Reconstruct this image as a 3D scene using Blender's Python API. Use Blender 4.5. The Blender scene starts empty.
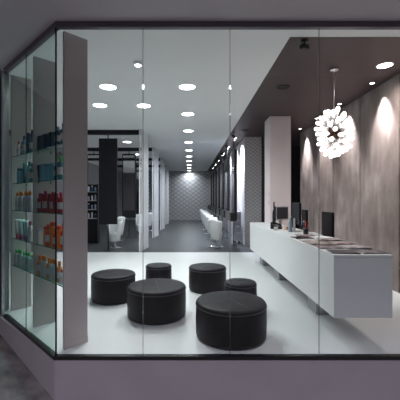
import bpy, bmesh, math, random
from mathutils import Vector, Matrix
R = math.radians
PI = math.pi
random.seed(7)
COL = bpy.context.scene.collection

# ------------------------------------------------------------------ materials
MATS = {}
def nt(name):
    m = bpy.data.materials.new(name); m.use_nodes = True
    n = m.node_tree; b = n.nodes['Principled BSDF']
    return m, n, b
def pbr(name, color, rough=.5, metal=0, coat=0, var=.06, scale=9, bump=0, emit=None, es=0, spec=.5):
    """simple procedural surface: a faint noise varies colour and roughness"""
    if name in MATS: return MATS[name]
    m, n, b = nt(name)
    tc = n.nodes.new('ShaderNodeTexCoord'); no = n.nodes.new('ShaderNodeTexNoise')
    no.inputs['Scale'].default_value = scale; no.inputs['Detail'].default_value = 4
    n.links.new(tc.outputs['Object'], no.inputs['Vector'])
    mx = n.nodes.new('ShaderNodeMix'); mx.data_type = 'RGBA'
    mx.inputs[6].default_value = tuple(max(0, c*(1-var)) for c in color[:3])+(1,)
    mx.inputs[7].default_value = tuple(min(1, c*(1+var)) for c in color[:3])+(1,)
    n.links.new(no.outputs['Fac'], mx.inputs[0]); n.links.new(mx.outputs[2], b.inputs['Base Color'])
    b.inputs['Roughness'].default_value = rough; b.inputs['Metallic'].default_value = metal
    b.inputs['Coat Weight'].default_value = coat; b.inputs['Specular IOR Level'].default_value = spec
    if bump:
        bp = n.nodes.new('ShaderNodeBump'); bp.inputs['Strength'].default_value = bump
        bp.inputs['Distance'].default_value = .01
        n.links.new(no.outputs['Fac'], bp.inputs['Height']); n.links.new(bp.outputs[0], b.inputs['Normal'])
    if emit:
        b.inputs['Emission Color'].default_value = tuple(emit)+(1,); b.inputs['Emission Strength'].default_value = es
    MATS[name] = m
    return m
def glass(name, tint, refl=1.0, rough=0.0):
    if name in MATS: return MATS[name]
    m = bpy.data.materials.new(name); m.use_nodes = True; n = m.node_tree
    for x in list(n.nodes): n.nodes.remove(x)
    out = n.nodes.new('ShaderNodeOutputMaterial'); t = n.nodes.new('ShaderNodeBsdfTransparent')
    t.inputs[0].default_value = tuple(tint)+(1,)
    g = n.nodes.new('ShaderNodeBsdfGlossy'); g.inputs['Roughness'].default_value = rough
    g.inputs[0].default_value = (refl, refl, refl, 1)
    fr = n.nodes.new('ShaderNodeFresnel'); 
    ge = n.nodes.new('ShaderNodeNewGeometry'); mr = n.nodes.new('ShaderNodeMapRange')   # same reflectance entering and leaving the pane
    mr.inputs['To Min'].default_value = 1.45; mr.inputs['To Max'].default_value = 1/1.45
    n.links.new(ge.outputs['Backfacing'], mr.inputs['Value']); n.links.new(mr.outputs[0], fr.inputs[0])
    mx = n.nodes.new('ShaderNodeMixShader')
    n.links.new(fr.outputs[0], mx.inputs[0]); n.links.new(t.outputs[0], mx.inputs[1])
    n.links.new(g.outputs[0], mx.inputs[2]); n.links.new(mx.outputs[0], out.inputs[0])
    MATS[name] = m
    return m
def frosted(name, tint, mixv=.5):
    if name in MATS: return MATS[name]
    m = bpy.data.materials.new(name); m.use_nodes = True; n = m.node_tree
    for x in list(n.nodes): n.nodes.remove(x)
    out = n.nodes.new('ShaderNodeOutputMaterial'); t = n.nodes.new('ShaderNodeBsdfTransparent')
    d = n.nodes.new('ShaderNodeBsdfDiffuse'); d.inputs[0].default_value = tuple(tint)+(1,)
    tl = n.nodes.new('ShaderNodeBsdfTranslucent'); tl.inputs[0].default_value = tuple(tint)+(1,)
    a = n.nodes.new('ShaderNodeMixShader'); a.inputs[0].default_value = .5
    mx = n.nodes.new('ShaderNodeMixShader'); mx.inputs[0].default_value = mixv
    n.links.new(d.outputs[0], a.inputs[1]); n.links.new(tl.outputs[0], a.inputs[2])
    n.links.new(t.outputs[0], mx.inputs[1]); n.links.new(a.outputs[0], mx.inputs[2]); n.links.new(mx.outputs[0], out.inputs[0])
    MATS[name] = m
    return m
def emis(name, color, s):
    if name in MATS: return MATS[name]
    m = bpy.data.materials.new(name); m.use_nodes = True; n = m.node_tree
    for x in list(n.nodes): n.nodes.remove(x)
    out = n.nodes.new('ShaderNodeOutputMaterial'); e = n.nodes.new('ShaderNodeEmission')
    e.inputs[0].default_value = tuple(color)+(1,); e.inputs[1].default_value = s
    n.links.new(e.outputs[0], out.inputs[0]); MATS[name] = m
    return m

def concrete_mat():
    m, n, b = nt('raw_concrete')
    tc = n.nodes.new('ShaderNodeTexCoord')
    mp = n.nodes.new('ShaderNodeMapping'); mp.inputs['Scale'].default_value = (1.8, 1.8, .55)
    n.links.new(tc.outputs['Object'], mp.inputs[0])
    n1 = n.nodes.new('ShaderNodeTexNoise'); n1.inputs['Scale'].default_value = 2.6; n1.inputs['Detail'].default_value = 8; n1.inputs['Roughness'].default_value = .62
    n.links.new(mp.outputs[0], n1.inputs[0])
    n2 = n.nodes.new('ShaderNodeTexNoise'); n2.inputs['Scale'].default_value = 1.3; n2.inputs['Detail'].default_value = 5
    n.links.new(tc.outputs['Object'], n2.inputs[0])
    md = n.nodes.new('ShaderNodeMath'); md.operation = 'ADD'
    n.links.new(n1.outputs[0], md.inputs[0]); n.links.new(n2.outputs[0], md.inputs[1])
    r = n.nodes.new('ShaderNodeValToRGB')
    r.color_ramp.elements[0].position = .30; r.color_ramp.elements[0].color = (.15, .12, .11, 1)
    r.color_ramp.elements[1].position = .70; r.color_ramp.elements[1].color = (.56, .49, .48, 1)
    e = r.color_ramp.elements.new(.52); e.color = (.31, .265, .25, 1)
    mm = n.nodes.new('ShaderNodeMath'); mm.operation = 'MULTIPLY'; mm.inputs[1].default_value = .5
    n.links.new(md.outputs[0], mm.inputs[0]); n.links.new(mm.outputs[0], r.inputs[0]); n.links.new(r.outputs[0], b.inputs['Base Color'])
    bp = n.nodes.new('ShaderNodeBump'); bp.inputs['Strength'].default_value = .3; bp.inputs['Distance'].default_value = .02
    n.links.new(n1.outputs[0], bp.inputs['Height']); n.links.new(bp.outputs[0], b.inputs['Normal'])
    b.inputs['Roughness'].default_value = .6
    return m
def tile_mat(axis, su=6.2, sv=8.8):
    """silver scalloped / diamond relief tiles; axis = 0 for walls along x, 1 for walls along y"""
    m, n, b = nt('diamond_tile_%s_%d' % ('xy'[axis], su))
    tc = n.nodes.new('ShaderNodeTexCoord'); sp = n.nodes.new('ShaderNodeSeparateXYZ'); n.links.new(tc.outputs['Object'], sp.inputs[0])
    def M(op, a, bb=None, v=None):
        q = n.nodes.new('ShaderNodeMath'); q.operation = op; n.links.new(a, q.inputs[0])
        if bb is not None: n.links.new(bb, q.inputs[1])
        if v is not None: q.inputs[1].default_value = v
        return q.outputs[0]
    h = M('MULTIPLY', sp.outputs[axis], v=su); z = M('MULTIPLY', sp.outputs[2], v=sv)
    u = M('FRACT', M('ADD', h, z)); w = M('FRACT', M('SUBTRACT', h, z))
    du = M('ABSOLUTE', M('SUBTRACT', u, v=.5)); dw = M('ABSOLUTE', M('SUBTRACT', w, v=.5))
    d = M('MAXIMUM', du, dw)
    r = n.nodes.new('ShaderNodeValToRGB')
    r.color_ramp.elements[0].position = .0; r.color_ramp.elements[0].color = (.52, .52, .54, 1)
    r.color_ramp.elements[1].position = .5; r.color_ramp.elements[1].color = (.22, .22, .23, 1)
    e = r.color_ramp.elements.new(.40); e.color = (.44, .44, .46, 1)
    n.links.new(d, r.inputs[0]); n.links.new(r.outputs[0], b.inputs['Base Color'])
    bp = n.nodes.new('ShaderNodeBump'); bp.inputs['Strength'].default_value = .8; bp.inputs['Distance'].default_value = .03; bp.invert = True
    n.links.new(d, bp.inputs['Height']); n.links.new(bp.outputs[0], b.inputs['Normal'])
    b.inputs['Roughness'].default_value = .38; b.inputs['Metallic'].default_value = .25
    return m
def dark_floor_mat():
    m, n, b = nt('dark_grey_floor')
    tc = n.nodes.new('ShaderNodeTexCoord'); br = n.nodes.new('ShaderNodeTexBrick')
    br.inputs['Scale'].default_value = 1.0; br.inputs['Brick Width'].default_value = .6; br.inputs['Row Height'].default_value = .6
    br.offset = 0; br.inputs['Mortar Size'].default_value = .004
    br.inputs['Color1'].default_value = (.030, .034, .037, 1); br.inputs['Color2'].default_value = (.035, .039, .042, 1); br.inputs['Mortar'].default_value = (.02, .022, .024, 1)
    n.links.new(tc.outputs['Object'], br.inputs[0]); n.links.new(br.outputs[0], b.inputs['Base Color'])
    b.inputs['Roughness'].default_value = .4; b.inputs['Specular IOR Level'].default_value = .3
    return m
def pavement_mat():
    m, n, b = nt('stained_pavement')
    tc = n.nodes.new('ShaderNodeTexCoord'); no = n.nodes.new('ShaderNodeTexNoise'); no.inputs['Scale'].default_value = 5; no.inputs['Detail'].default_value = 8
    n.links.new(tc.outputs['Object'], no.inputs[0])
    r = n.nodes.new('ShaderNodeValToRGB'); r.color_ramp.elements[0].position = .35; r.color_ramp.elements[0].color = (.085, .078, .078, 1)
    r.color_ramp.elements[1].position = .7; r.color_ramp.elements[1].color = (.22, .205, .20, 1)
    n.links.new(no.outputs[0], r.inputs[0]); n.links.new(r.outputs[0], b.inputs['Base Color']); b.inputs['Roughness'].default_value = .8
    bp = n.nodes.new('ShaderNodeBump'); bp.inputs['Strength'].default_value = .4; n.links.new(no.outputs[0], bp.inputs['Height']); n.links.new(bp.outputs[0], b.inputs['Normal'])
    return m

TILEF = tile_mat(0, 2.4, 3.4); CONC = concrete_mat(); TILEX = tile_mat(0); TILEY = tile_mat(1); DFLOOR = dark_floor_mat(); PAVE = pavement_mat()
WFLOOR = pbr('white_resin_floor', (.57, .595, .605), .35, spec=.3, var=.02, scale=1.5)
WCEIL = pbr('white_ceiling_paint', (.88, .90, .89), .8, var=.02, scale=1.2)
DCEIL = pbr('dark_brown_ceiling_paint', (.052, .034, .033), .55, var=.1)
WHITE = pbr('white_lacquer', (.76, .78, .79), .38, var=.015, scale=2)
WPAINT = pbr('white_wall_paint', (.72, .72, .74), .7, var=.02)
COLPAINT = pbr('column_paint', (.86, .76, .77), .6, var=.02)
BLACKP = pbr('black_paint', (.012, .012, .014), .6)
BLACKM = pbr('black_metal', (.006, .007, .009), .4, spec=.3)
LEATHER = pbr('black_leather', (.006, .006, .008), .42, var=.3, scale=160, bump=.25, spec=.12)
SEAM = pbr('dark_seam', (.035, .038, .042), .5)
MAUVE = pbr('mauve_grey_laminate', (.50, .45, .45), .5, var=.04, scale=3)
FRAMEM = pbr('dark_anodised_frame', (.13, .115, .14), .4, metal=.3)
BLACKFR = pbr('black_sill', (.008, .008, .01), .35)
PLINTH = pbr('plinth_render', (.40, .36, .385), .75, var=.12, scale=2.2, bump=.2)
SOFFIT = pbr('soffit_render', (.55, .52, .54), .85, var=.05, scale=1.5)
FACADE = pbr('dark_facade_render', (.07, .065, .08), .35, var=.2, scale=2)
CHROME = pbr('chrome', (.75, .76, .78), .14, metal=1, var=.02)
ALU = pbr('brushed_aluminium', (.62, .63, .66), .35, metal=.8, var=.05)
GREYCAB = pbr('pale_grey_cabinet', (.36, .37, .40), .5)
VINYL = pbr('white_vinyl', (.66, .68, .69), .35, var=.03)
MIRROR = pbr('mirror_silver', (.80, .80, .80), .04, metal=1, var=.01)
DARKREFL = pbr('dark_reflection_mirror', (.16, .16, .17), .06, metal=1, var=.01)  # mirror tinted dark in place of the dark left side it reflects
GLASSF = glass('clear_pane', (.97, .985, .98), .5)
GLASSC = glass('green_tinted_pane', (.84, .92, .90))
SHELFG = glass('shelf_glass', (.72, .88, .84))
EDGEG = pbr('green_glass_edge', (.05, .22, .18), .15)
JOINT = frosted('silicone_joint', (.22, .23, .23), .4)
FROST = frosted('frosted_acrylic', (.90, .91, .95), .62)
DIFF = emis('lit_diffuser', (.95, .99, 1.0), 14)
SPOTE = emis('lit_spot_lens', (1, .95, .92), 22)
BULBE = emis('lit_frosted_bulb', (1, .90, .86), 1)
_n = BULBE.node_tree; _e = [q for q in _n.nodes if q.type == 'EMISSION'][0]          # glow is strongest at the rounded tip
_t = _n.nodes.new('ShaderNodeTexCoord'); _s = _n.nodes.new('ShaderNodeSeparateXYZ'); _m = _n.nodes.new('ShaderNodeMapRange')
_m.inputs['From Min'].default_value = .01; _m.inputs['From Max'].default_value = .13; _m.inputs['To Min'].default_value = .62; _m.inputs['To Max'].default_value = 3.6
_n.links.new(_t.outputs['Object'], _s.inputs[0]); _n.links.new(_s.outputs[2], _m.inputs['Value']); _n.links.new(_m.outputs[0], _e.inputs[1])

# ------------------------------------------------------------------ mesh helpers
def box(bm, x0, x1, y0, y1, z0, z1, mi=0, bev=0):
    t = bmesh.new(); bmesh.ops.create_cube(t, size=1)
    bmesh.ops.scale(t, vec=(x1-x0, y1-y0, z1-z0), verts=t.verts)
    bmesh.ops.translate(t, vec=((x0+x1)/2, (y0+y1)/2, (z0+z1)/2), verts=t.verts)
    if bev: bmesh.ops.bevel(t, geom=t.edges[:], offset=bev, segments=2, affect='EDGES', profile=.6)
    for f in t.faces: f.material_index = mi
    merge(bm, t)
def merge(bm, t, M=None):
    if M is not None: bmesh.ops.transform(t, matrix=M, verts=t.verts)
    me = bpy.data.meshes.new('tmp'); t.to_mesh(me); t.free(); bm.from_mesh(me); bpy.data.meshes.remove(me)
def lathe(bm, prof, seg=32, c=(0, 0, 0), M=None, mi=0, smooth=True):
    t = bmesh.new(); rings = []
    for r, z in prof:
        if r < 1e-6: rings.append([t.verts.new((0, 0, z))])
        else: rings.append([t.verts.new((r*math.cos(2*PI*k/seg), r*math.sin(2*PI*k/seg), z)) for k in range(seg)])
    for a, b in zip(rings, rings[1:]):
        for k in range(seg):
            k2 = (k+1) % seg
            if len(a) == 1 and len(b) == 1: continue
            if len(a) == 1: vs = (a[0], b[k2], b[k])
            elif len(b) == 1: vs = (a[k], a[k2], b[0])
            else: vs = (a[k], a[k2], b[k2], b[k])
            f = t.faces.new(vs); f.smooth = smooth; f.material_index = mi
    bmesh.ops.recalc_face_normals(t, faces=t.faces)
    bmesh.ops.translate(t, vec=c, verts=t.verts)
    merge(bm, t, M)
def tube(bm, pts, r, seg=10, closed=False, mi=0):
    pts = [Vector(p) for p in pts]; n = len(pts); t = bmesh.new(); rings = []
    up = Vector((0, 0, 1))
    for i, p in enumerate(pts):
        if closed: d = pts[(i+1) % n]-pts[i-1]
        else: d = pts[min(i+1, n-1)]-pts[max(i-1, 0)]
        d.normalize(); a = d.cross(up)
        if a.length < 1e-3: a = d.cross(Vector((0, 1, 0)))
        a.normalize(); b = d.cross(a)
        rings.append([t.verts.new(p+r*(math.cos(2*PI*k/seg)*a+math.sin(2*PI*k/seg)*b)) for k in range(seg)])
    for i in range(n if closed else n-1):
        A, B = rings[i], rings[(i+1) % n]
        for k in range(seg):
            f = t.faces.new((A[k], A[(k+1) % seg], B[(k+1) % seg], B[k])); f.smooth = True
            f.material_index = mi
    if not closed:
        t.faces.new(rings[0]); t.faces.new(rings[-1])
    bmesh.ops.recalc_face_normals(t, faces=t.faces)
    merge(bm, t)
def prism(bm, poly, z0, z1):
    t = bmesh.new(); a = [t.verts.new((x, y, z0)) for x, y in poly]; b = [t.verts.new((x, y, z1)) for x, y in poly]
    t.faces.new(a); t.faces.new(b); n = len(poly)
    for i in range(n): t.faces.new((a[i], a[(i+1) % n], b[(i+1) % n], b[i]))
    bmesh.ops.recalc_face_normals(t, faces=t.faces); merge(bm, t)
def slab(bm, p, q, th, z0, z1):
    """vertical slab between plan points p and q, th thick to the left of p->q"""
    p = Vector(p); q = Vector(q); d = (q-p).normalized(); n = Vector((-d.y, d.x))*th
    prism(bm, [p, q, q+n, p+n], z0, z1)
def obj(name, bm, mats, parent=None, loc=None, rz=0):
    me = bpy.data.meshes.new(name); bm.to_mesh(me); bm.free()
    for m in (mats if isinstance(mats, (list, tuple)) else [mats]): me.materials.append(m)
    o = bpy.data.objects.new(name, me); COL.objects.link(o)
    if parent: o.parent = parent
    if loc: o.location = loc
    if rz: o.rotation_euler[2] = rz
    return o
def new(): return bmesh.new()
def struct(name, bm, m):
    o = obj(name, bm, m); o['kind'] = 'structure'; return o
def tag(o, label, cat, group=None):
    o['label'] = label; o['category'] = cat
    if group: o['group'] = group
    return o
def thing(name, label, cat, loc=(0, 0, 0), rz=0, group=None):
    o = bpy.data.objects.new(name, None); COL.objects.link(o); o.location = loc; o.rotation_euler[2] = rz
    o.empty_display_size = .1
    return tag(o, label, cat, group)
def dup(root, label, loc, rz=None):
    def cp(o, par):
        c = o.copy(); COL.objects.link(c)
        if par: c.parent = par
        for ch in list(o.children): cp(ch, c)
        return c
    r = cp(root, None); r.location = loc; r['label'] = label
    if rz is not None: r.rotation_euler[2] = rz
    return r
ORD = ['first', 'second', 'third', 'fourth', 'fifth', 'sixth', 'seventh', 'eighth', 'ninth', 'tenth', 'eleventh', 'twelfth']

# ------------------------------------------------------------------ dimensions (floor of the shop = z 0)
GY = 3.06; CX, CY = -1.28, 3.06          # front glass plane; corner of the window
EX, EY = -2.42, 4.17                     # far end of the slanted window
ZT = 3.135; ZC = 3.5; RW = 3.33; FAR = 22.9
D = (Vector((EX, EY))-Vector((CX, CY))).normalized(); N = Vector((D.y, -D.x))   # along slanted window; N points inside

# ------------------------------------------------------------------ the setting
bm = new(); prism(bm, [(CX, GY), (RW, GY), (RW, 9.0), (-5.5, 9.0), (-5.5, EY), (EX, EY)], -.12, 0); struct('floor', bm, WFLOOR)
bm = new(); box(bm, -5.5, 4.3, 9.0, FAR, -.12, 0); struct('floor_rear', bm, DFLOOR)
XD, YD = 1.235, 3.95
bm = new()
prism(bm, [(CX, GY), (RW, GY), (RW, YD), (XD, YD), (XD, FAR), (-5.5, FAR), (-5.5, EY), (EX, EY)], ZC, ZC+.1); struct('ceiling', bm, WCEIL)
bm = new(); prism(bm, [(XD, YD), (4.3, YD), (4.3, FAR), (XD, FAR)], ZC-.004, ZC+.1); struct('ceiling_dark', bm, DCEIL)
# right wall of tall concrete panels
bm = new(); ys = [GY, 3.91, 5.09, 6.27, 7.45, 8.63, 9.69]
for a, b in zip(ys, ys[1:]): box(bm, RW, RW+.06, a+.016, b-.016, 0, ZC-.004, bev=.003)
struct('wall_right', bm, CONC)
bm = new(); box(bm, RW+.06, RW+.12, GY, 9.69, 0, ZC-.004); struct('wall_right_backing', bm, BLACKP)
bm = new(); box(bm, RW+.12, 4.3, 9.6, 9.69, 0, ZC-.004); box(bm, 4.2, 4.3, 9.69, 12.2, 0, ZC-.004); box(bm, 2.32, 4.2, 12.1, 12.2, 0, ZC-.004)
box(bm, 2.30, 2.36, 10.28, 12.1, 0, ZC-.004); struct('wall_passage', bm, BLACKP)
bm = new(); box(bm, 1.77, 2.30, 10.3, 10.4, 0, ZC-.004); struct('wall_tiled', bm, TILEX)
bm = new(); box(bm, 1.77, 1.87, 13.2, FAR, 0, ZC-.004); struct('wall_salon_right', bm, TILEY)
bm = new(); box(bm, 1.768, 1.87, 10.4, 13.2, 0, ZC-.004); struct('wall_salon_right_painted_wash', bm, WPAINT)  # whiter colour on this stretch carries part of the bright light wash
bm = new(); box(bm, -5.5, 1.77, FAR, FAR+.1, 0, ZC); struct('wall_far', bm, TILEF)
bm = new(); box(bm, -5.6, -5.5, 4.4, FAR, 0, ZC); struct('wall_left', bm, pbr('grey_wall', (.24, .25, .27), .6))
bm = new(); box(bm, -6.5, EX-.05, EY-.01, EY+.2, -.6, ZT+.06); struct('wall_facade', bm, FACADE)
bm = new(); box(bm, -6.5, EX-.05, EY-.01, EY+.2, ZT+.06, ZC+.1)
slab(bm, (CX, CY+.02), (EX, EY+.02), -.05, ZT+.055, ZC+.1); box(bm, CX, RW, GY+.02, GY+.07, ZT+.055, ZC+.1)
struct('wall_header', bm, WPAINT)
# outer plinth, soffit, pavement
bm = new(); prism(bm, [(CX-.01, GY-.015), (4.5, GY-.015), (4.5, GY+.12), (CX+.04, GY+.12), (EX+.05, EY+.12), (EX-.05, EY+.12), (EX-.05, EY-.02)], -.75, -.03); struct('wall_plinth', bm, PLINTH)
bm = new(); prism(bm, [(-6.5, 1.7), (5, 1.7), (5, GY+.02), (CX, GY+.02), (EX, EY+.02), (-6.5, EY+.02)], ZT+.055, ZT+.12); struct('ceiling_soffit', bm, SOFFIT)
bm = new(); t = bmesh.new()
def pz(x): return -.42-.15*(x-CX)
vs = [t.verts.new((x, y, pz(x))) for x, y in ((-8, -4), (6, -4), (6, 6), (-8, 6))]; t.faces.new(vs)
vs2 = [t.verts.new((v.co.x, v.co.y, v.co.z-.1)) for v in vs]; t.faces.new(vs2[::-1])
for i in range(4): t.faces.new((vs[i], vs[(i+1) % 4], vs2[(i+1) % 4], vs2[i]))
bmesh.ops.recalc_face_normals(t, faces=t.faces)
merge(bm, t); struct('floor_pavement', bm, PAVE)
bm = new(); box(bm, 4.3, 4.4, GY, 9.6, -.6, ZC); box(bm, RW+.12, 4.3, GY, GY+.1, -.6, ZC); struct('wall_side', bm, FACADE)

# window frame rails, panes and joints
bm = new(); slab(bm, (CX, CY-.02), (4.3, CY-.02), .05, ZT, ZT+.055); slab(bm, (EX, EY-.02), (CX, CY-.02), .05, ZT, ZT+.055); struct('trim_1', bm, FRAMEM)
bm = new(); slab(bm, (CX-.01, CY-.02), (4.3, CY-.02), .05, -.03, .004); slab(bm, (EX, EY-.025), (CX-.01, CY-.025), .05, -.03, .004); struct('trim_2', bm, BLACKFR)
xs = [CX, -.449, .3825, 1.233, 2.10, RW]
for i, (a, b) in enumerate(zip(xs, xs[1:])):
    bm = new(); box(bm, a+.006, b-.006, GY-.006, GY+.006, .004, ZT); struct('window_%d' % (i+1), bm, GLASSF)
C2 = Vector((CX, CY)); E2 = Vector((EX, EY)); MID = C2+(E2-C2)*.49
for i, (a, b) in enumerate(((C2, MID), (MID, E2))):
    bm = new(); slab(bm, a+D*.007, b-D*.006, .012, .004, ZT); struct('window_%d' % (i+6), bm, GLASSC)
for i, x in enumerate(xs[1:-1]):
    bm = new(); box(bm, x-.0035, x+.0035, GY-.006, GY+.006, .004, ZT); struct('trim_%d' % (i+3), bm, JOINT)
bm = new(); slab(bm, MID-D*.003, MID+D*.003, .012, .004, ZT); struct('trim_7', bm, JOINT)
bm = new(); prism(bm, [(CX-.007, CY-.007), (CX+.005, CY-.007), (CX+.005, CY+.008), (CX-.007, CY+.008)], .004, ZT); struct('trim_8', bm, BLACKM)
bm = new(); slab(bm, E2-D*.004, E2+D*.05, .03, -.05, ZT); struct('trim_9', bm, ALU)

# square column behind the desk
t0 = thing('column', 'square pale column standing behind the far end of the white desk', 'column', (2.177, 7.98, 0))
bm = new(); box(bm, -.252, .252, -.28, .28, 0, ZC-.006, bev=.006); obj('shaft', bm, COLPAINT, t0)
for z in (1.42, 1.62):
    bm = new(); box(bm, -.262, -.2525, -.20, -.14, z-.045, z+.045, bev=.003); obj('switch_plate', bm, ALU, t0)
t0['kind'] = 'structure'; t0.name = 'trim_column'

# ------------------------------------------------------------------ reception desk
DX0, DX1, DY0, DY1, DZ0, DZ1 = 1.435, 2.02, 3.19, 7.65, .314, .942
dk = thing('reception_desk', 'long white floating reception desk with sharp edges', 'desk', (DX0, DY0, 0))
bm = new(); box(bm, 0, DX1-DX0, 0, DY1-DY0, DZ0, DZ1-.03, bev=.003); obj('body', bm, WHITE, dk)
bm = new(); box(bm, -.002, DX1-DX0+.002, -.002, DY1-DY0+.002, DZ1-.028, DZ1, bev=.003); obj('desktop', bm, WHITE, dk)
for y in (.95, 2.7, 4.0):
    bm = new(); box(bm, .20, .42, y, y+.30, 0, DZ0, bev=.004); obj('pedestal', bm, GREYCAB, dk)

# ------------------------------------------------------------------ poufs
def pouf(r, h, label, loc, rz):
    t = thing('pouf', label, 'pouf', loc, rz, 'round black leather poufs')
    bm = new(); b = .02
    lathe(bm, [(0, .012), (r-.012, .012), (r-.004, .02), (r, .05), (r+.003, h*.5), (r, h-.06), (r-.003, h-.045)], 64); obj('side_upholstery', bm, LEATHER, t)
    bm = new(); prof = [(r-.003, h-.045), (r+.002, h-.035), (r-.002, h-.018), (r-.014, h-.005), (r-.035, h), (r*.6, h+.004), (0, h+.006)]
    lathe(bm, prof, 64); obj('seat_top', bm, LEATHER, t)
    bm = new(); tube(bm, [((r+.001)*math.cos(2*PI*k/64), (r+.001)*math.sin(2*PI*k/64), h-.042) for k in range(64)], .005, 6, True); obj('piping', bm, SEAM, t)
    for a in (0, PI/2):
        bm = new(); ca, sa = math.cos(a), math.sin(a)
        tube(bm, [(s*ca, s*sa, h+.006-.002*abs(s/r)*3-(.012 if abs(s) > r-.03 else 0)) for s in [(-1+2*k/16)*(r-.012) for k in range(17)]], .0035, 6); obj('seam', bm, SEAM, t)
    bm = new(); lathe(bm, [(0, 0), (r-.03, 0), (r-.03, .014), (0, .014)], 48); obj('base', bm, BLACKM, t)
    return t
pouf(.383, .39, 'largest black pouf, closest to the window glass', (.449, 3.52, 0), .5)
pouf(.375, .39, 'wide black pouf left of the largest, nearer to the glass than the small one', (-.43, 4.144, 0), .2)
pouf(.323, .39, 'leftmost black pouf, close to the display panels', (-1.15, 4.81, 0), .9)
pouf(.216, .39, 'small black pouf at the back behind the wide left pouf', (-.53, 5.42, 0), .3)
pouf(.307, .39, 'medium black pouf at the back middle of the white floor', (.29, 5.307, 0), 1.1)
pouf(.212, .39, 'small black pouf behind the largest one, nearest to the desk', (.685, 4.33, 0), .4)

# ------------------------------------------------------------------ chandelier
CHX, CHY, CHZ = 2.20, 4.89, 2.51
ch = thing('chandelier', 'round cluster chandelier of glowing frosted bulbs hanging over the desk', 'chandelier', (CHX, CHY, CHZ))
zc = ZC-CHZ-.004
bm = new(); lathe(bm, [(0, zc), (.065, zc), (.065, zc-.03), (.05, zc-.045), (0, zc-.045)], 32); obj('canopy', bm, CHROME, ch)
bm = new(); tube(bm, [(0, 0, zc-.04), (0, 0, .1)], .006, 8); obj('cord', bm, ALU, ch)
bm = new(); bmesh.ops.create_icosphere(bm, subdivisions=2, radius=.11); obj('hub', bm, pbr('bronze_hub', (.09, .05, .035), .25, metal=.8), ch)
NB = 60
def bulb_mesh():
    bm = new(); prof = [(0, 0), (.014, 0), (.016, .02), (.028, .05), (.034, .08), (.031, .112), (.021, .132), (0, .138)]
    lathe(bm, prof, 14); me = bpy.data.meshes.new('bulb'); bm.to_mesh(me); bm.free(); me.materials.append(BULBE); return me
BM_ = bulb_mesh(); sb = new(); lathe(sb, [(0, -.02), (.014, -.02), (.019, -.012), (.019, .012), (0, .012)], 10)
sme = bpy.data.meshes.new('socket'); sb.to_mesh(sme); sb.free(); sme.materials.append(CHROME)
for i in range(NB):
    z = 1-2*(i+.5)/NB; rr = math.sqrt(1-z*z); a = i*PI*(3-math.sqrt(5))
    d = Vector((rr*math.cos(a), rr*math.sin(a), z))
    L = .135 + .035*((i*7) % 5)/4
    p = Vector((d.x*L*.95, d.y*L*.95, d.z*(L+.10)))
    rod = new(); tube(rod, [d*.09, p], .005, 6); ro = obj('rod', rod, CHROME, ch)
    q = Vector((0, 0, 1)).rotation_difference(Vector((d.x, d.y, d.z*.9)).normalized())
    b = bpy.data.objects.new('bulb', BM_); COL.objects.link(b); b.parent = ch; b.location = p; b.rotation_mode = 'QUATERNION'; b.rotation_quaternion = q
    if i < 30:
        s = bpy.data.objects.new('socket', sme); COL.objects.link(s); s.parent = b

# ------------------------------------------------------------------ downlights
def light(kind, name, loc, energy, color, parent=None, rot=(0, 0, 0), **k):
    l = bpy.data.lights.new(name, kind); l.energy = energy; l.color = color
    for a, v in k.items(): setattr(l, a, v)
    o = bpy.data.objects.new(name, l); COL.objects.link(o); o.location = loc; o.rotation_euler = rot
    if parent: o.parent = parent
    return o
COOL = (.97, .985, .975); WARM = (1.0, .86, .82); BLUE = (.90, .94, 1.0)
def downlight(label, x, y, e, r=.14, col=COOL, group='round downlights in the white ceiling', lens=DIFF, spread=150):
    t = thing('downlight', label, 'ceiling light', (x, y, ZC), 0, group)
    bm = new(); lathe(bm, [(r, -.001), (r+.018, -.001), (r+.02, -.006), (r+.002, -.010), (r, -.008), (r, -.001)], 32); obj('trim_ring', bm, WHITE, t)
    bm = new(); lathe(bm, [(0, -.001), (r, -.001), (r, -.006), (0, -.006)], 32); obj('diffuser', bm, lens, t)
    if e: light('AREA', 'lamp', (0, 0, -.012), e, col, t, shape='DISK', size=2*r*.95, spread=R(spread))
    return t
E0 = 34
for k in range(10):
    y = 5.65+1.87*k if k else 5.7
    downlight('%s round downlight from the window in the middle ceiling row' % ORD[k], -.05, y, E0*(1, .36, .36, .8)[min(k, 3)], col=COOL if k < 3 else BLUE)
for lab, x, y, e in (('large round downlight above the black hanging panel, nearest the window on the left', -1.46, 5.7, E0),
                  ('round downlight farthest left in the white ceiling beside the tall panel', -1.92, 6.82, E0*.45),
                  ('round downlight behind the glass joint, between left and middle rows', -.99, 6.85, E0*.45)):
    downlight(lab, x, y, e)
for lab, x, y in (('round downlight seen past the right edge of the black panel', -2.2, 11.2), ('round downlight deep in the left bays past the second beam', -2.4, 14.3),
                  ('round downlight over the far left bays near the wall', -4.3, 11.2), ('round downlight farthest back in the left bays', -2.4, 17.4)):
    downlight(lab, x, y, E0*.9, col=BLUE)
t = thing('ceiling_spotlight', 'small white square spotlight on the ceiling, nearest the window', 'ceiling light', (-.76, 4.67, ZC))
bm = new(); box(bm, -.06, .06, -.05, .05, -.05, -.001, bev=.008); obj('housing', bm, WHITE, t)
bm = new(); lathe(bm, [(0, -.05), (.042, -.05), (.042, -.056), (0, -.056)], 20); obj('lens', bm, DIFF, t)
light('SPOT', 'lamp', (0, 0, -.07), 120, COOL, t, spot_size=R(120), spot_blend=.8, shadow_soft_size=.05)

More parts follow.
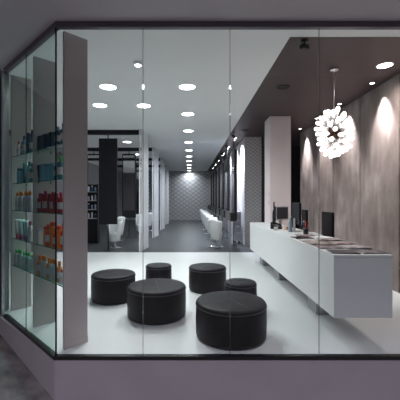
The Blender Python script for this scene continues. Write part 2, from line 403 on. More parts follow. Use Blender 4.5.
# dark ceiling: one bright downlight, one black camera-like lamp, recessed black rings
downlight('bright round downlight in the dark ceiling near the concrete wall', 2.91, 4.78, 24, r=.10, col=WARM, group='lights in the dark ceiling', lens=SPOTE)
def wallspot(y, label, e):
    t = thing('wall_washer_spot', label, 'ceiling light', (3.13, y, ZC-.004), 0, 'small spots washing the concrete wall')
    bm = new(); lathe(bm, [(.035, 0), (.05, 0), (.05, -.006), (.035, -.010), (.035, 0)], 20); obj('trim_ring', bm, BLACKM, t)
    bm = new(); lathe(bm, [(0, -.002), (.034, -.002), (.030, -.008), (0, -.008)], 16); obj('lens', bm, SPOTE, t)
    light('SPOT', 'lamp', (0, 0, -.02), e, (1, .90, .90), t, rot=(0, R(-12), 0), spot_size=R(60), spot_blend=1, shadow_soft_size=.025)
wallspot(5.5, 'small spot nearest the window washing the concrete wall', 330)
wallspot(6.7, 'small spot above the chandelier washing the concrete wall', 330)
wallspot(7.9, 'third small spot from the window washing the concrete wall', 330)
for k_, y_ in enumerate((10.85, 12.2, 14.0)):
    t = thing('wall_washer_spot', 'recessed spot grazing the bright tiled wall, %s from the window' % ORD[k_], 'ceiling light', (1.50, y_, ZC-.004), 0, 'spots grazing the tiled wall behind the mirrors')
    bm = new(); lathe(bm, [(.035, 0), (.05, 0), (.05, -.006), (.035, -.010), (.035, 0)], 20); obj('trim_ring', bm, BLACKM, t)
    bm = new(); lathe(bm, [(0, -.002), (.034, -.002), (.030, -.008), (0, -.008)], 16); obj('lens', bm, SPOTE, t)
    light('SPOT', 'lamp', (0, 0, -.02), 700, (.86, .86, 1), t, rot=(0, R(-10), 0), spot_size=R(110), spot_blend=.9, shadow_soft_size=.04)
wallspot(9.1, 'farthest small spot washing the end of the concrete wall', 330)
for (x, y, lab) in ((1.66, 5.71, 'black recessed lamp in the dark ceiling left of the chandelier'), (1.6, 9.3, 'black recessed lamp in the dark ceiling above the tiled wall')):
    t = thing('recessed_lamp', lab, 'ceiling light', (x, y, ZC-.004))
    bm = new(); lathe(bm, [(.085, 0), (.115, 0), (.115, -.008), (.085, -.012), (.085, 0)], 28); obj('trim_ring', bm, BLACKM, t)
    bm = new(); lathe(bm, [(0, -.001), (.084, -.001), (.084, -.003), (0, -.003)], 24); obj('lens', bm, BLACKP, t)
t = thing('ceiling_camera', 'small black camera under the front of the dark ceiling', 'camera', (1.44, 4.03, ZC-.004))
bm = new(); lathe(bm, [(0, 0), (.045, 0), (.045, -.02), (0, -.02)], 20); obj('mount', bm, BLACKM, t)
bm = new(); tube(bm, [(0, 0, -.015), (0, 0, -.06)], .012, 8); obj('arm', bm, BLACKM, t)
bm = new(); box(bm, -.055, .055, -.035, .035, -.115, -.055, bev=.01); hd = obj('housing', bm, BLACKM, t); hd.rotation_euler[2] = .5
bm = new(); lathe(bm, [(0, 0), (.02, 0), (.02, .012), (0, .012)], 16, M=Matrix.Translation((.055, 0, -.085)) @ Matrix.Rotation(PI/2, 4, 'Y')); obj('lens', bm, CHROME, hd)

# ------------------------------------------------------------------ display shelving at the slanted window
P1 = Vector((-1.25, 3.18)); SH_Z = [2.065, 1.705, 1.35, .98, .62]
def along(s, n): return P1+D*s+N*n
ds = thing('display_shelving', 'display shelving of three tall mauve panels and glass shelves behind slanted glass', 'shelving', (P1.x, P1.y, 0))
def rel(p): return (p[0]-P1.x, p[1]-P1.y)
BAY = .80
for i in range(3):
    a = along(i*BAY, 0); b = along(i*BAY, .25); bm = new(); slab(bm, rel(a), rel(b), .034, .0, 3.17)
    pn = obj('side_panel', bm, MAUVE, ds)
    bm = new(); slab(bm, rel(along(i*BAY-.004, 0)), rel(along(i*BAY-.004, .252)), .004, 0, .07); obj('kick_strip', bm, MAUVE, pn)
for k, z in enumerate(SH_Z):
    for i in range(2):
        bm = new(); prism(bm, [rel(along(i*BAY+.036, .01)), rel(along(i*BAY+.036, .235)), rel(along((i+1)*BAY-.002, .235)), rel(along((i+1)*BAY-.002, .01))], z-.008, z)
        sh = obj('shelf', bm, SHELFG, ds)
        bm = new(); slab(bm, rel(along(i*BAY+.036, .006)), rel(along((i+1)*BAY-.002, .006)), -.004, z-.008, z); obj('front_edge', bm, EDGEG, sh)
        bm = new()
        for s in (i*BAY+.046, (i+1)*BAY-.012):
            for n in (.05, .19):
                c = rel(along(s, n)); box(bm, c[0]-.008, c[0]+.008, c[1]-.008, c[1]+.008, z-.022, z-.009)
        obj('shelf_clip', bm, CHROME, sh)
def plastic(nm, c, rough=.3): return pbr('plastic_'+nm, c, rough, var=.05, scale=30)
PC = dict(navy=(.015, .04, .10), teal=(.02, .16, .20), lightblue=(.16, .38, .50), white=(.62, .62, .66), lilac=(.45, .42, .60), crimson=(.33, .008, .02),
          orange=(.75, .20, .02), red=(.60, .05, .01), green=(.02, .50, .10), magenta=(.42, .03, .12), blue=(.02, .08, .30), black=(.012, .012, .016), amber=(.55, .22, .05), aqua=(.25, .50, .52), clear=(.42, .50, .50))
def product(kind, body, cap, r, h, loc, label, group, parts=True):
    t = thing('shampoo_bottle' if kind != 'box' else 'product_box', label, 'bottle' if kind != 'box' else 'box', loc, random.uniform(-.3, .3)+PI/4, group)
    bm = new(); bmat = plastic(body, PC[body])
    if kind == 'bottle':
        lathe(bm, [(0, 0), (r*.93, 0), (r, .008), (r, h*.62), (r*.9, h*.70), (r*.42, h*.76), (r*.42, h*.8), (0, h*.8)], 18); obj('bottle_body', bm, bmat, t)
        bm = new(); lathe(bm, [(0, h*.79), (r*.52, h*.79), (r*.52, h*.98), (r*.45, h), (0, h)], 14); obj('cap', bm, plastic(cap, PC[cap]), t)
        bm = new(); lathe(bm, [(r+.0008, h*.2), (r+.0012, h*.22), (r+.0012, h*.5), (r+.0008, h*.52)], 18); obj('product_label', bm, plastic('pale_label', (.5, .5, .52)), t)
    elif kind == 'can':
        lathe(bm, [(0, 0), (r*.96, 0), (r, .006), (r, h*.80), (r*.8, h*.85), (0, h*.85)], 18); obj('bottle_body', bm, bmat, t)
        bm = new(); lathe(bm, [(0, h*.84), (r*.86, h*.84), (r*.86, h*.97), (r*.7, h), (0, h)], 14); obj('cap', bm, plastic(cap, PC[cap]), t)
    elif kind == 'tube':      # stands on its wide cap
        lathe(bm, [(0, 0), (r*.8, 0), (r*.8, h*.22), (0, h*.22)], 16); obj('cap', bm, plastic(cap, PC[cap]), t)
        bm = new(); tt = bmesh.new(); rings = []
        for q in range(7):
            f = q/6; ry = r*.85*(1-f)+.004*f; rx = r*.85*(1-f)+r*1.15*f
            rings.append([tt.verts.new((rx*math.cos(2*PI*k/16), ry*math.sin(2*PI*k/16), h*(.22+.78*f))) for k in range(16)])
        for A, B in zip(rings, rings[1:]):
            for k in range(16):
                fc = tt.faces.new((A[k], A[(k+1) % 16], B[(k+1) % 16], B[k])); fc.smooth = True
        tt.faces.new(rings[0][::-1]); tt.faces.new(rings[-1]); merge(bm, tt); obj('tube_body', bm, bmat, t)
    elif kind == 'pump':
        lathe(bm, [(0, 0), (r*.95, 0), (r, .008), (r, h*.66), (r*.5, h*.74), (0, h*.74)], 18); obj('bottle_body', bm, bmat, t)
        bm = new(); lathe(bm, [(0, h*.73), (r*.5, h*.73), (r*.5, h*.82), (r*.15, h*.83), (r*.15, h*.94), (0, h*.94)], 12)
        box(bm, -r*.2, r*1.1, -r*.18, r*.18, h*.93, h); obj('pump_head', bm, plastic(cap, PC[cap]), t)
    else:
        box(bm, -r, r, -r*.6, r*.6, 0, h*.9, bev=.002); obj('carton', bm, bmat, t)
        bm = new(); box(bm, -r*.98, r*.98, -r*.58, r*.58, h*.9, h, bev=.002); obj('lid', bm, plastic(cap, PC[cap]), t)
    return t
SHN = ['top', 'second', 'third', 'fourth', 'lowest']
def row(shelf, bay, specs, n0=.052, wob=.008):
    """specs: list of (kind, body, cap, r, h, s, word); s is distance from the nearer panel of the bay"""
    bn = 'left' if bay else 'right'
    for i, (kind, body, cap, r, h, s) in enumerate(sorted(specs, key=lambda q: -q[5])):
        p = along(bay*BAY+s+(.075 if bay else .048), n0+wob*math.sin(i*2.3))
        word = {'bottle': 'bottle', 'can': 'cylindrical bottle', 'tube': 'tube', 'pump': 'pump bottle', 'box': 'carton'}[kind]
        cname = body if cap == body else '%s-capped %s' % (cap, body)
        product(kind, body, cap, r, h, (p.x, p.y, SH_Z[shelf]+.0005), '%s %s, %s from the left in the %s bay, %s glass shelf' % (cname, word, ORD[i], bn, SHN[shelf]),
                'hair products on the %s glass shelf, %s bay' % (SHN[shelf], bn))
row(0, 0, [('can', 'navy', 'black', .036, .17, .70), ('can', 'teal', 'navy', .034, .17, .60), ('can', 'navy', 'navy', .036, .165, .50), ('can', 'navy', 'black', .034, .17, .40), ('can', 'teal', 'teal', .03, .16, .30), ('bottle', 'navy', 'lightblue', .032, .20, .2), ('bottle', 'teal', 'navy', .03, .22, .10)])
row(0, 1, [('bottle', 'white', 'magenta', .026, .20, .60), ('bottle', 'crimson', 'black', .026, .18, .49), ('bottle', 'lightblue', 'navy', .03, .24, .37), ('can', 'navy', 'navy', .032, .26, .25), ('bottle', 'teal', 'navy', .03, .24, .14)])
row(1, 0, [('tube', 'black', 'black', .032, .19, .70), ('box', 'lightblue', 'lightblue', .045, .19, .585), ('box', 'lightblue', 'teal', .045, .18, .465), ('can', 'lightblue', 'lightblue', .036, .19, .36), ('bottle', 'teal', 'black', .032, .20, .25), ('bottle', 'teal', 'green', .034, .24, .14)])
row(1, 1, [('can', 'lightblue', 'navy', .034, .20, .57), ('can', 'lightblue', 'blue', .034, .19, .46), ('tube', 'teal', 'navy', .034, .25, .33), ('bottle', 'aqua', 'teal', .034, .26, .22), ('bottle', 'teal', 'teal', .032, .23, .12)])
row(2, 0, [('can', 'crimson', 'crimson', .034, .21, .70-.09*i) if i % 2 else ('bottle', 'crimson', 'magenta', .035, .22+.01*(i % 3), .70-.09*i) for i in range(7)])
row(2, 1, [('bottle', 'lilac' if i % 2 else 'white', 'orange', .032, .24+.008*(i % 2), .64-.095*i) for i in range(6)])
row(3, 0, [('box', 'white', 'lilac', .05, .17, .66)]+[('bottle' if i % 2 else 'can', 'red' if i % 2 else 'orange', 'red', .036, .21+.03*(i % 3), .53-.088*i) for i in range(6)])
row(3, 1, [('tube', 'white', 'magenta', .031, .25, .64-.09*i) for i in range(3)]+[('tube', 'lightblue', 'blue', .031, .24, .37), ('tube', 'white', 'blue', .031, .25, .27), ('bottle', 'white', 'magenta', .031, .25, .17)])
row(4, 0, [('bottle', 'clear' if i % 3 else 'amber', 'orange', .032, .22+.006*(i % 3), .71-.085*i) for i in range(7)]+[('bottle', 'white', 'red', .028, .15, .11)])
row(4, 1, [('bottle', 'aqua' if i % 2 else 'clear', 'green', .032, .20+.008*(i % 3), .68-.092*i) for i in range(7)])

# ------------------------------------------------------------------ things on the desk
ZD = DZ1+.001
def monitor(label, loc, rz, w=.50, h=.36, back=BLACKM):
    t = thing('computer_monitor', label, 'monitor', loc, rz)
    bm = new(); box(bm, -.10, .10, -.09, .09, 0, .010, bev=.004); obj('stand_base', bm, ALU, t)
    bm = new(); box(bm, -.05, .05, .03, .045, .008, .22, bev=.003); obj('stand_neck', bm, ALU, t)
    bm = new(); box(bm, -w/2, w/2, -.012, .024, .13, .13+h, bev=.006); s = obj('casing', bm, back, t)
    bm = new(); box(bm, -w/2-.001, w/2+.001, -.018, -.010, .129, .131+h, bev=.003); obj('bezel', bm, ALU, t)
    bm = new(); box(bm, -w/2+.02, w/2-.02, -.0195, -.0175, .16, .11+h); obj('screen', bm, pbr('dark_screen', (.02, .022, .03), .1), t)
monitor('tall black-backed computer monitor with silver edge, nearest the window on the desk', (1.84, 5.52, ZD), R(90-4))
monitor('lower black computer monitor standing behind the silver-edged one', (1.84, 6.42, ZD), R(40), .42, .28)
def keyboard(loc, rz):
    t = thing('keyboard', 'slim white keyboard behind the silver-edged monitor', 'keyboard', loc, rz)
    bm = new(); box(bm, -.2, .2, -.06, .06, 0, .012, bev=.004); obj('keyboard_body', bm, ALU, t)
    bm = new()
    for i in range(14):
        for j in range(5): box(bm, -.19+i*.0275, -.168+i*.0275, -.05+j*.02, -.034+j*.02, .012, .016)
    obj('keys', bm, WHITE, t)
keyboard((1.965, 5.05, ZD), R(86))
# slim black bottle, desk telephone, glass bottle, cup, pen pot, card holder, paper
t = thing('spray_bottle', 'tall slim black spray bottle at the far end of the desk', 'bottle', (1.78, 6.78, ZD))
bm = new(); lathe(bm, [(0, 0), (.03, 0), (.032, .01), (.032, .26), (.02, .32), (.012, .34), (.012, .38), (0, .38)], 16); obj('bottle_body', bm, BLACKM, t)
bm = new(); lathe(bm, [(0, .38), (.016, .38), (.016, .47), (.008, .50), (0, .50)], 12); obj('nozzle', bm, BLACKM, t)
t = thing('telephone', 'black desk telephone in front of the lower monitor', 'telephone', (1.62, 6.0, ZD), R(70))
bm = new(); tt = bmesh.new(); vs = [tt.verts.new(v) for v in ((-.09, -.1, 0), (.09, -.1, 0), (.09, .1, 0), (-.09, .1, 0), (-.09, -.1, .03), (.09, -.1, .03), (.09, .1, .09), (-.09, .1, .09))]
for f in ((3, 2, 1, 0), (4, 5, 6, 7), (0, 1, 5, 4), (1, 2, 6, 5), (2, 3, 7, 6), (3, 0, 4, 7)): tt.faces.new([vs[i] for i in f])
merge(bm, tt); obj('phone_body', bm, BLACKM, t)
bm = new(); tube(bm, [(-.055, -.09, .055), (-.055, -.06, .085), (-.055, .06, .115), (-.055, .1, .10)], .018, 8); obj('handset', bm, BLACKM, t)
t = thing('water_bottle', 'clear slim bottle with pale cap in front of the monitors', 'bottle', (1.70, 5.42, ZD))
bm = new(); lathe(bm, [(0, 0), (.03, 0), (.033, .01), (.033, .15), (.014, .21), (.014, .24), (0, .24)], 18); obj('bottle_body', bm, plastic('clear_blue', (.30, .36, .42), .1), t)
bm = new(); lathe(bm, [(0, .24), (.017, .24), (.017, .275), (0, .275)], 14); obj('cap', bm, WHITE, t)
t = thing('pen_pot', 'black pot of pens beside the silver-edged monitor', 'pot', (1.84, 5.08, ZD))
bm = new(); lathe(bm, [(0, 0), (.04, 0), (.042, .10), (.037, .10), (.035, .008), (0, .008)], 18); obj('pot', bm, BLACKM, t)
for a, c in ((0, 'red'), (1.3, 'crimson'), (2.6, 'blue'), (4, 'red'), (5.2, 'black')):
    bm = new(); tube(bm, [(.012*math.cos(a), .012*math.sin(a), .012), (.042*math.cos(a), .042*math.sin(a), .18+.01*a)], .004, 6); obj('pen', bm, plastic(c, PC[c]), t)
t = thing('cream_jar', 'small peach-coloured jar beside the telephone on the desk', 'jar', (1.72, 5.74, ZD))
bm = new(); lathe(bm, [(0, 0), (.04, 0), (.042, .01), (.042, .06), (0, .06)], 20); obj('jar_body', bm, plastic('peach', (.65, .42, .30)), t)
bm = new(); lathe(bm, [(0, .06), (.043, .06), (.043, .08), (0, .08)], 20); obj('lid', bm, WHITE, t)
t = thing('card_holder', 'small grey card holder at the left edge of the desk', 'card holder', (1.53, 5.7, ZD), R(30))
bm = new(); box(bm, -.05, .05, -.02, .02, 0, .02, bev=.003); obj('holder', bm, ALU, t)
bm = new(); box(bm, -.045, .045, -.006, .004, .012, .065); obj('cards', bm, WHITE, t)
tag(obj('paper_sheet', (lambda b: (box(b, -.105, .105, -.148, .148, 0, .003), b)[1])(new()), WHITE, loc=(1.93, 4.72, ZD), rz=R(20)), 'loose white paper sheet behind the magazines on the desk', 'paper')
# magazines
MC = dict(rose=(.52, .40, .40), charcoal=(.035, .035, .04), pale=(.60, .55, .56), tan=(.45, .38, .34), mauve=(.34, .27, .30), white=(.72, .72, .74), grey=(.20, .19, .20))
def cover_mat(c):
    nm = 'cover_'+c
    if nm in MATS: return MATS[nm]
    m, n, b = nt(nm); tc = n.nodes.new('ShaderNodeTexCoord'); v = n.nodes.new('ShaderNodeTexVoronoi'); v.inputs['Scale'].default_value = 11
    n.links.new(tc.outputs['Object'], v.inputs[0]); r = n.nodes.new('ShaderNodeValToRGB'); k = MC[c]
    r.color_ramp.elements[0].position = .25; r.color_ramp.elements[0].color = tuple(x*.45 for x in k)+(1,)
    r.color_ramp.elements[1].position = .6; r.color_ramp.elements[1].color = k+(1,)
    n.links.new(v.outputs[0], r.inputs[0]); n.links.new(r.outputs[0], b.inputs['Base Color']); b.inputs['Roughness'].default_value = .25
    MATS[nm] = m; return m
PAGES = pbr('paper_pages', (.70, .68, .66), .8)
def magazine(x, y, z, rz, c, lab, w=.21, h=.28, th=.009):
    t = thing('magazine', lab, 'magazine', (x, y, z), R(rz), 'magazines spread on the white desk')
    bm = new(); box(bm, -w/2+.002, w/2-.002, -h/2+.002, h/2-.002, .001, th-.001); obj('pages', bm, PAGES, t)
    bm = new(); box(bm, -w/2, w/2, -h/2, h/2, th-.001, th); box(bm, -w/2, w/2, -h/2, h/2, 0, .001); box(bm, -w/2, -w/2+.001, -h/2, h/2, .001, th-.001); obj('cover', bm, cover_mat(c), t)
mg = [(1.60, 3.35, 0, 82, 'charcoal', 'dark magazine at the near left corner of the desk'),
      (1.89, 3.35, 0, 94, 'grey', 'grey magazine at the near right end of the desk'),
      (1.59, 3.66, 0, 86, 'mauve', 'mauve magazine behind the dark corner magazine'),
      (1.885, 3.64, 0, 84, 'charcoal', 'charcoal magazine behind the grey one at the right end'),
      (1.87, 3.65, 1, 100, 'pale', 'pale magazine lying across the charcoal one, right side'),
      (1.59, 3.95, 0, 96, 'rose', 'rose magazine along the left edge, third from the near end'),
      (1.60, 3.94, 1, 86, 'tan', 'tan magazine lying on the rose magazine'),
      (1.885, 3.96, 0, 86, 'mauve', 'mauve magazine under a rose one in the right row'),
      (1.89, 3.98, 1, 98, 'rose', 'rose magazine on top of the mauve one in the right row'),
      (1.60, 4.26, 0, 88, 'pale', 'pale magazine along the left edge of the desk'),
      (1.87, 4.28, 0, 70, 'tan', 'tan magazine in the right row under two others'),
      (1.88, 4.29, 1, 95, 'rose', 'rose magazine in the middle of the three-high pile'),
      (1.86, 4.28, 2, 83, 'pale', 'pale magazine topmost of the three-high pile'),
      (1.60, 4.58, 0, 97, 'charcoal', 'charcoal magazine farther back along the left edge'),
      (1.75, 4.86, 0, 84, 'rose', 'rose magazine farthest back, before the monitors')]
for x, y, k, rz, c, lab in mg: magazine(x, y, ZD+k*.0095, rz, c, lab)

# office chairs behind the desk
def office_chair(label, loc, rz):
    t = thing('office_chair', label, 'chair', loc, rz, 'black office chairs behind the desk')
    # faces -x locally
    bm = new(); box(bm, -.22, .17, -.23, .23, .50, .57, bev=.02); obj('seat', bm, LEATHER, t)
    bm = new(); box(bm, .16, .21, -.22, .22, .64, 1.27, bev=.018); b = obj('backrest', bm, LEATHER, t)
    bm = new(); box(bm, .21, .23, -.03, .03, .48, .95, bev=.004); obj('back_support', bm, BLACKM, t)
    bm = new(); box(bm, -.05, .23, -.03, .03, .475, .498); obj('seat_plate', bm, BLACKM, t)
    bm = new(); tube(bm, [(0, 0, .10), (0, 0, .48)], .025, 12); obj('gas_column', bm, CHROME, t)
    for k in range(5):
        a = 2*PI*k/5; bm = new(); tube(bm, [(0, 0, .11), (.26*math.cos(a), .26*math.sin(a), .075)], .016, 8); l = obj('leg', bm, CHROME, t)
        bm = new(); lathe(bm, [(0, -.012), (.03, -.012), (.03, .012), (0, .012)], 14, M=Matrix.Translation((.26*math.cos(a), .26*math.sin(a), .03)) @ Matrix.Rotation(a, 4, 'Z') @ Matrix.Rotation(PI/2, 4, 'X')); obj('caster', bm, BLACKM, l)
    for s in (-1, 1):
        bm = new(); tube(bm, [(.1, s*.22, .53), (.1, s*.27, .60), (.1, s*.27, .70)], .012, 8); box(bm, -.1, .16, s*.27-.025, s*.27+.025, .70, .725, bev=.008); obj('armrest', bm, BLACKM, t)
    return t
o1 = office_chair('black office chair nearer the window, under the chandelier', (2.27, 5.70, 0), 0)
dup(o1, 'black office chair farther back, beyond the monitors by the wall', (2.27, 6.92, 0))

# ------------------------------------------------------------------ salon chairs
def salon_chair(label, loc, rz):
    """local: faces +x"""
    t = thing('salon_chair', label, 'chair', loc, rz, 'white tub salon chairs')
    lathe_b = new(); lathe(lathe_b, [(0, 0), (.22, 0), (.224, .01), (.21, .022), (.05, .03), (0, .03)], 32); obj('base', lathe_b, CHROME, t)
    bm = new(); lathe(bm, [(0, .03), (.035, .03), (.035, .22), (0, .22)], 16); obj('pedestal', bm, CHROME, t)
    bm = new(); tt = bmesh.new(); seg = 40; prof = [(.165, .20), (.195, .26), (.235, .42), (.27, .60), (.30, .87)]
    def top(a):      # wall height factor: full at back (-x), low arms, open front
        c = -math.cos(a); return .80+(.87-.80)*max(0, min(1, (c+.45)/1.1)) if c > -.8 else .46
    def wall(scale, off):
        rs = []
        for j in range(9):
            f = j/8; ring = []
            for k in range(seg):
                a = 2*PI*k/seg; zt = top(a)-off; z = .20+(zt-.20)*f
                rr = .155+(.255-.155)*((z-.20)/.67)**.8-(.0 if scale else .045)
                ring.append(tt.verts.new((rr*math.cos(a)*1.02, rr*math.sin(a), z)))
            rs.append(ring)
        return rs
    o = wall(1, 0); i = wall(0, .0)
    for rs, fl in ((o, 0), (i, 1)):
        for A, B in zip(rs, rs[1:]):
            for k in range(seg):
                v = (A[k], A[(k+1) % seg], B[(k+1) % seg], B[k]); f = tt.faces.new(v[::-1] if fl else v); f.smooth = True
    for k in range(seg):
        k2 = (k+1) % seg; f = tt.faces.new((o[-1][k], o[-1][k2], i[-1][k2], i[-1][k])); f.smooth = True
    tt.faces.new(o[0][::-1]); merge(bm, tt); obj('tub_shell', bm, VINYL, t)
    bm = new(); lathe(bm, [(0, .34), (.13, .34), (.148, .36), (.152, .44), (.13, .465), (0, .47)], 28); obj('seat_cushion', bm, VINYL, t)
    return t
SY = [10.1+1.87*k for k in range(6)]
c0 = salon_chair('white tub salon chair, nearest the window in the right row', (.83, SY[0], 0), 0)
for k in range(1, 6):
    dup(c0, 'white tub salon chair, %s from the window in the right row' % ORD[k], (.83, SY[k], 0), 0)
dup(c0, 'white tub salon chair right behind the hanging black panel', (-2.33, 9.9, 0), R(-90))
for lab, x, y, rz in (('white tub salon chair facing the second left beam', -2.0, 12.95, -100), ('white tub salon chair before the grey mirror of the left bays', -2.6, 11.6, 90),
                      ('white tub salon chair in the third bay beside the frosted screen', -2.0, 15.2, 90), ('white tub salon chair farthest back on the left side', -2.0, 18.0, 90)):
    dup(c0, lab, (x, y, 0), R(rz))

# mirror stations, right row (mirror faces -x)
def mirror_station(label, loc, rz, group, w=.72, zb=.82, zt=3.08, console=True, two=False):
    t = thing('mirror_station', label, 'mirror', loc, rz, group)
    bm = new(); box(bm, -.025, .06, -w/2, w/2, zb, zt, bev=.004); obj('mirror_frame', bm, BLACKM, t)
    bm = new(); box(bm, -.029, -.0255, -w/2+.05, w/2-.05, zb+.33, zt-.04); obj('mirror_glass', bm, DARKREFL, t)
    if console:
        bm = new(); box(bm, -.20, -.03, -w/2-.32, w/2+.32, zb, zb+.26, bev=.006); obj('console', bm, BLACKM, t)
    bm = new(); tube(bm, [(.005, 0, 0), (.005, 0, zb+.02)], .014, 8); tube(bm, [(.005, 0, zt-.02), (.005, 0, ZC-.005)], .014, 8); obj('pole', bm, BLACKM, t)
    bm = new(); lathe(bm, [(0, 0), (.11, 0), (.11, .012), (0, .014)], 24, c=(.005, 0, 0)); obj('foot', bm, BLACKM, t)
    return t
st = mirror_station('black-framed mirror station, nearest the window in the right row', (1.42, 10.42, 0), 0, 'mirror stations along the right wall')
for k in range(1, 7):
    dup(st, 'black-framed mirror station, %s from the window in the right row' % ORD[k], (1.42, 10.42+1.87*k, 0), 0)
# left bays: hanging black panels with mirrors facing the back
LB = [9.25, 12.45, 15.65, 18.85]
for k, y in enumerate(LB):
    bm = new(); box(bm, -5.5, -1.42, y, y+.12, ZC-.13, ZC-.002); struct('trim_%d' % (10+k), bm, BLACKM)
sl = None
def panel_station(label, loc, front):
    t = thing('hanging_mirror', label, 'mirror', loc, 0, 'hanging mirror panels of the left bays')
    bm = new(); box(bm, -.265, .265, -.03, .03, .765, 3.26, bev=.004); obj('panel', bm, BLACKM, t)
    y0, y1 = (-.036, -.031) if front else (.031, .036)
    bm = new(); box(bm, -.225, .225, y0, y1, 1.05, 3.2); obj('mirror_glass', bm, MIRROR, t)
    bm = new(); tube(bm, [(0, 0, .01), (0, 0, .775)], .016, 8); tube(bm, [(0, 0, 3.25), (0, 0, ZC-.13)], .016, 8); obj('pole', bm, BLACKM, t)
    bm = new(); lathe(bm, [(0, 0), (.15, 0), (.15, .012), (0, .014)], 28); obj('foot', bm, BLACKM, t)
    return t
panel_station('tall black hanging panel on a thin pole, nearest the window', (-2.38, 9.31, 0), False)
panel_station('hanging mirror reflecting the salon under the second left beam', (-2.38, 12.51, 0), True)
panel_station('hanging mirror under the third left beam', (-2.38, 15.71, 0), True)
panel_station('tall hanging mirror at the far left of the second beam', (-3.75, 12.51, 0), True)
# frosted screens at the right ends of the bays
def frosted_screen(label, y):
    t = thing('frosted_screen', label, 'screen', (-1.43, y, 0), 0, 'frosted screens at the ends of the left bays')
    bm = new(); slab(bm, (.05, .02), (.14, .8), .012, .01, ZC-.004); obj('acrylic_sheet', bm, FROST, t)
    bm = new(); box(bm, -.02, .02, -.02, .02, 0, ZC-.004, bev=.003); obj('post', bm, WPAINT, t)
    bm = new(); slab(bm, (.135, .78), (.14, .82), .03, 0, ZC-.004); obj('rear_post', bm, WPAINT, t)
for k, y in enumerate([9.12, 12.3, 15.5, 18.7]):
    frosted_screen('tall frosted white screen, %s from the window at the left bays' % ORD[k], y)
# grey trolley by the tiled wall
t = thing('salon_trolley', 'pale grey salon trolley on black casters beside the bright wall end', 'trolley', (1.60, 10.62+.33, 0))
bm = new(); box(bm, -.11, .12, -.2, .2, .09, 1.08, bev=.008); obj('trolley_body', bm, GREYCAB, t)
for z in (.3, .52, .74, .96):
    bm = new(); box(bm, -.08, .10, -.208, -.2005, z-.09, z+.09, bev=.003); d = obj('drawer', bm, GREYCAB, t)
    bm = new(); box(bm, -.03, .05, -.218, -.208, z+.05, z+.062); obj('handle', bm, CHROME, d)
for sx in (-.07, .08):
    for sy in (-.15, .15):
        bm = new(); lathe(bm, [(0, -.015), (.04, -.015), (.04, .015), (0, .015)], 14, M=Matrix.Translation((sx, sy, .04)) @ Matrix.Rotation(PI/2, 4, 'Y')); box(bm, sx-.006, sx+.006, sy-.02, sy+.02, .05, .092); obj('caster', bm, BLACKM, t)
# track spots over the right row
for k in range(6):
    y = 9.6+1.87*k
    t = thing('track_spotlight', 'small black track spotlight, %s from the window over the right row' % ORD[k], 'spotlight', (1.32, y, ZC-.004), 0, 'track spotlights over the right mirrors')
    bm = new(); box(bm, -.02, .02, -.08, .08, -.025, 0); obj('track_adapter', bm, BLACKM, t)
    bm = new(); tube(bm, [(0, 0, -.02), (0, 0, -.09)], .01, 8); obj('arm', bm, BLACKM, t)
    Mx = Matrix.Translation((0, 0, -.12)) @ Matrix.Rotation(R(-35), 4, 'Y')
    bm = new(); lathe(bm, [(0, -.07), (.04, -.07), (.045, .06), (0, .06)], 16, M=Matrix.Translation((0, 0, -.12)) @ Matrix.Rotation(R(-35+0), 4, 'Y')); h_ = obj('lamp_head', bm, BLACKM, t)
    bm = new(); lathe(bm, [(0, -.076), (.034, -.076), (.034, -.0705), (0, -.0705)], 14, M=Mx); obj('lens', bm, SPOTE, h_)
    light('SPOT', 'lamp', (.06, 0, -.22), 42, BLUE, t, rot=(0, R(38), 0), spot_size=R(100), spot_blend=.7, shadow_soft_size=.03)
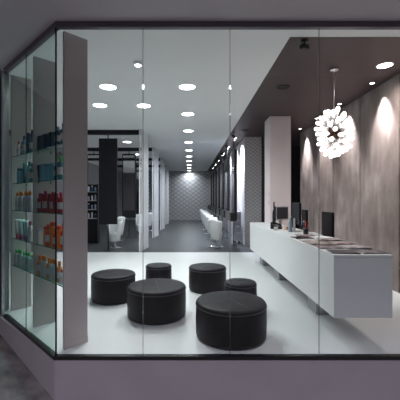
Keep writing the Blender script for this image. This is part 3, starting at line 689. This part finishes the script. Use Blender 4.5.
# product rack deep on the left
rk = thing('product_rack', 'black rack of hair products glimpsed beside the left edge of the hanging panel', 'rack', (-3.55, 10.9, 0))
bm = new(); box(bm, -.45, -.42, -.15, .15, 0, 2.0); box(bm, .42, .45, -.15, .15, 0, 2.0); box(bm, -.42, .42, .13, .15, 0, 2.0); obj('frame', bm, BLACKM, rk)
rz_ = [.85, 1.15, 1.45, 1.75]
for z in rz_:
    bm = new(); box(bm, -.419, .419, -.14, .129, z-.02, z, bev=.002); obj('shelf', bm, ALU, rk)
for j, z in enumerate(rz_):
    for i in range(7):
        c = ['white', 'lightblue', 'white', 'navy', 'lilac'][(i*3+j) % 5]
        cn = 'white' if c == 'white' else c
        o = product('can', c, 'white', .03, .14+.03*((i+j) % 3), (-3.9+.115*i, 10.86, z+.0005), '%s bottle, %s from left on the %s shelf of the black rack' % (cn, ORD[i], ['lowest', 'second lowest', 'third lowest', 'uppermost'][j]), 'bottles in the black rack')

# ------------------------------------------------------------------ world, daylight, camera
w = bpy.data.worlds.new('dusk'); bpy.context.scene.world = w; w.use_nodes = True
bg = w.node_tree.nodes['Background']; wn = w.node_tree
tc = wn.nodes.new('ShaderNodeTexCoord'); sp = wn.nodes.new('ShaderNodeSeparateXYZ'); cr = wn.nodes.new('ShaderNodeValToRGB')
wn.links.new(tc.outputs['Generated'], sp.inputs[0]); wn.links.new(sp.outputs[2], cr.inputs[0]); wn.links.new(cr.outputs[0], bg.inputs[0])
cr.color_ramp.elements[0].position = .50; cr.color_ramp.elements[0].color = (.012, .011, .014, 1)     # dark street line
cr.color_ramp.elements[1].position = .80; cr.color_ramp.elements[1].color = (.62, .585, .68, 1)        # dusk sky
bg.inputs[1].default_value = 3.6
cam = bpy.data.cameras.new('camera'); co = bpy.data.objects.new('camera', cam); COL.objects.link(co)
co.location = (0, 0, 1.5); co.rotation_euler = (R(90), 0, 0)
cam.sensor_width = 36; cam.lens = 28.8; cam.shift_x = .025; cam.shift_y = -.0025; cam.clip_start = .05
sc = bpy.context.scene; sc.camera = co
sc.view_settings.view_transform = 'Standard'; sc.view_settings.look = 'None'; sc.view_settings.gamma = 1; sc.view_settings.use_curve_mapping = False
sc.view_settings.exposure = .2
sc.cycles.max_bounces = 10; sc.cycles.transparent_max_bounces = 24; sc.cycles.diffuse_bounces = 5
sc.cycles.sample_clamp_indirect = 4; sc.cycles.use_denoising = True
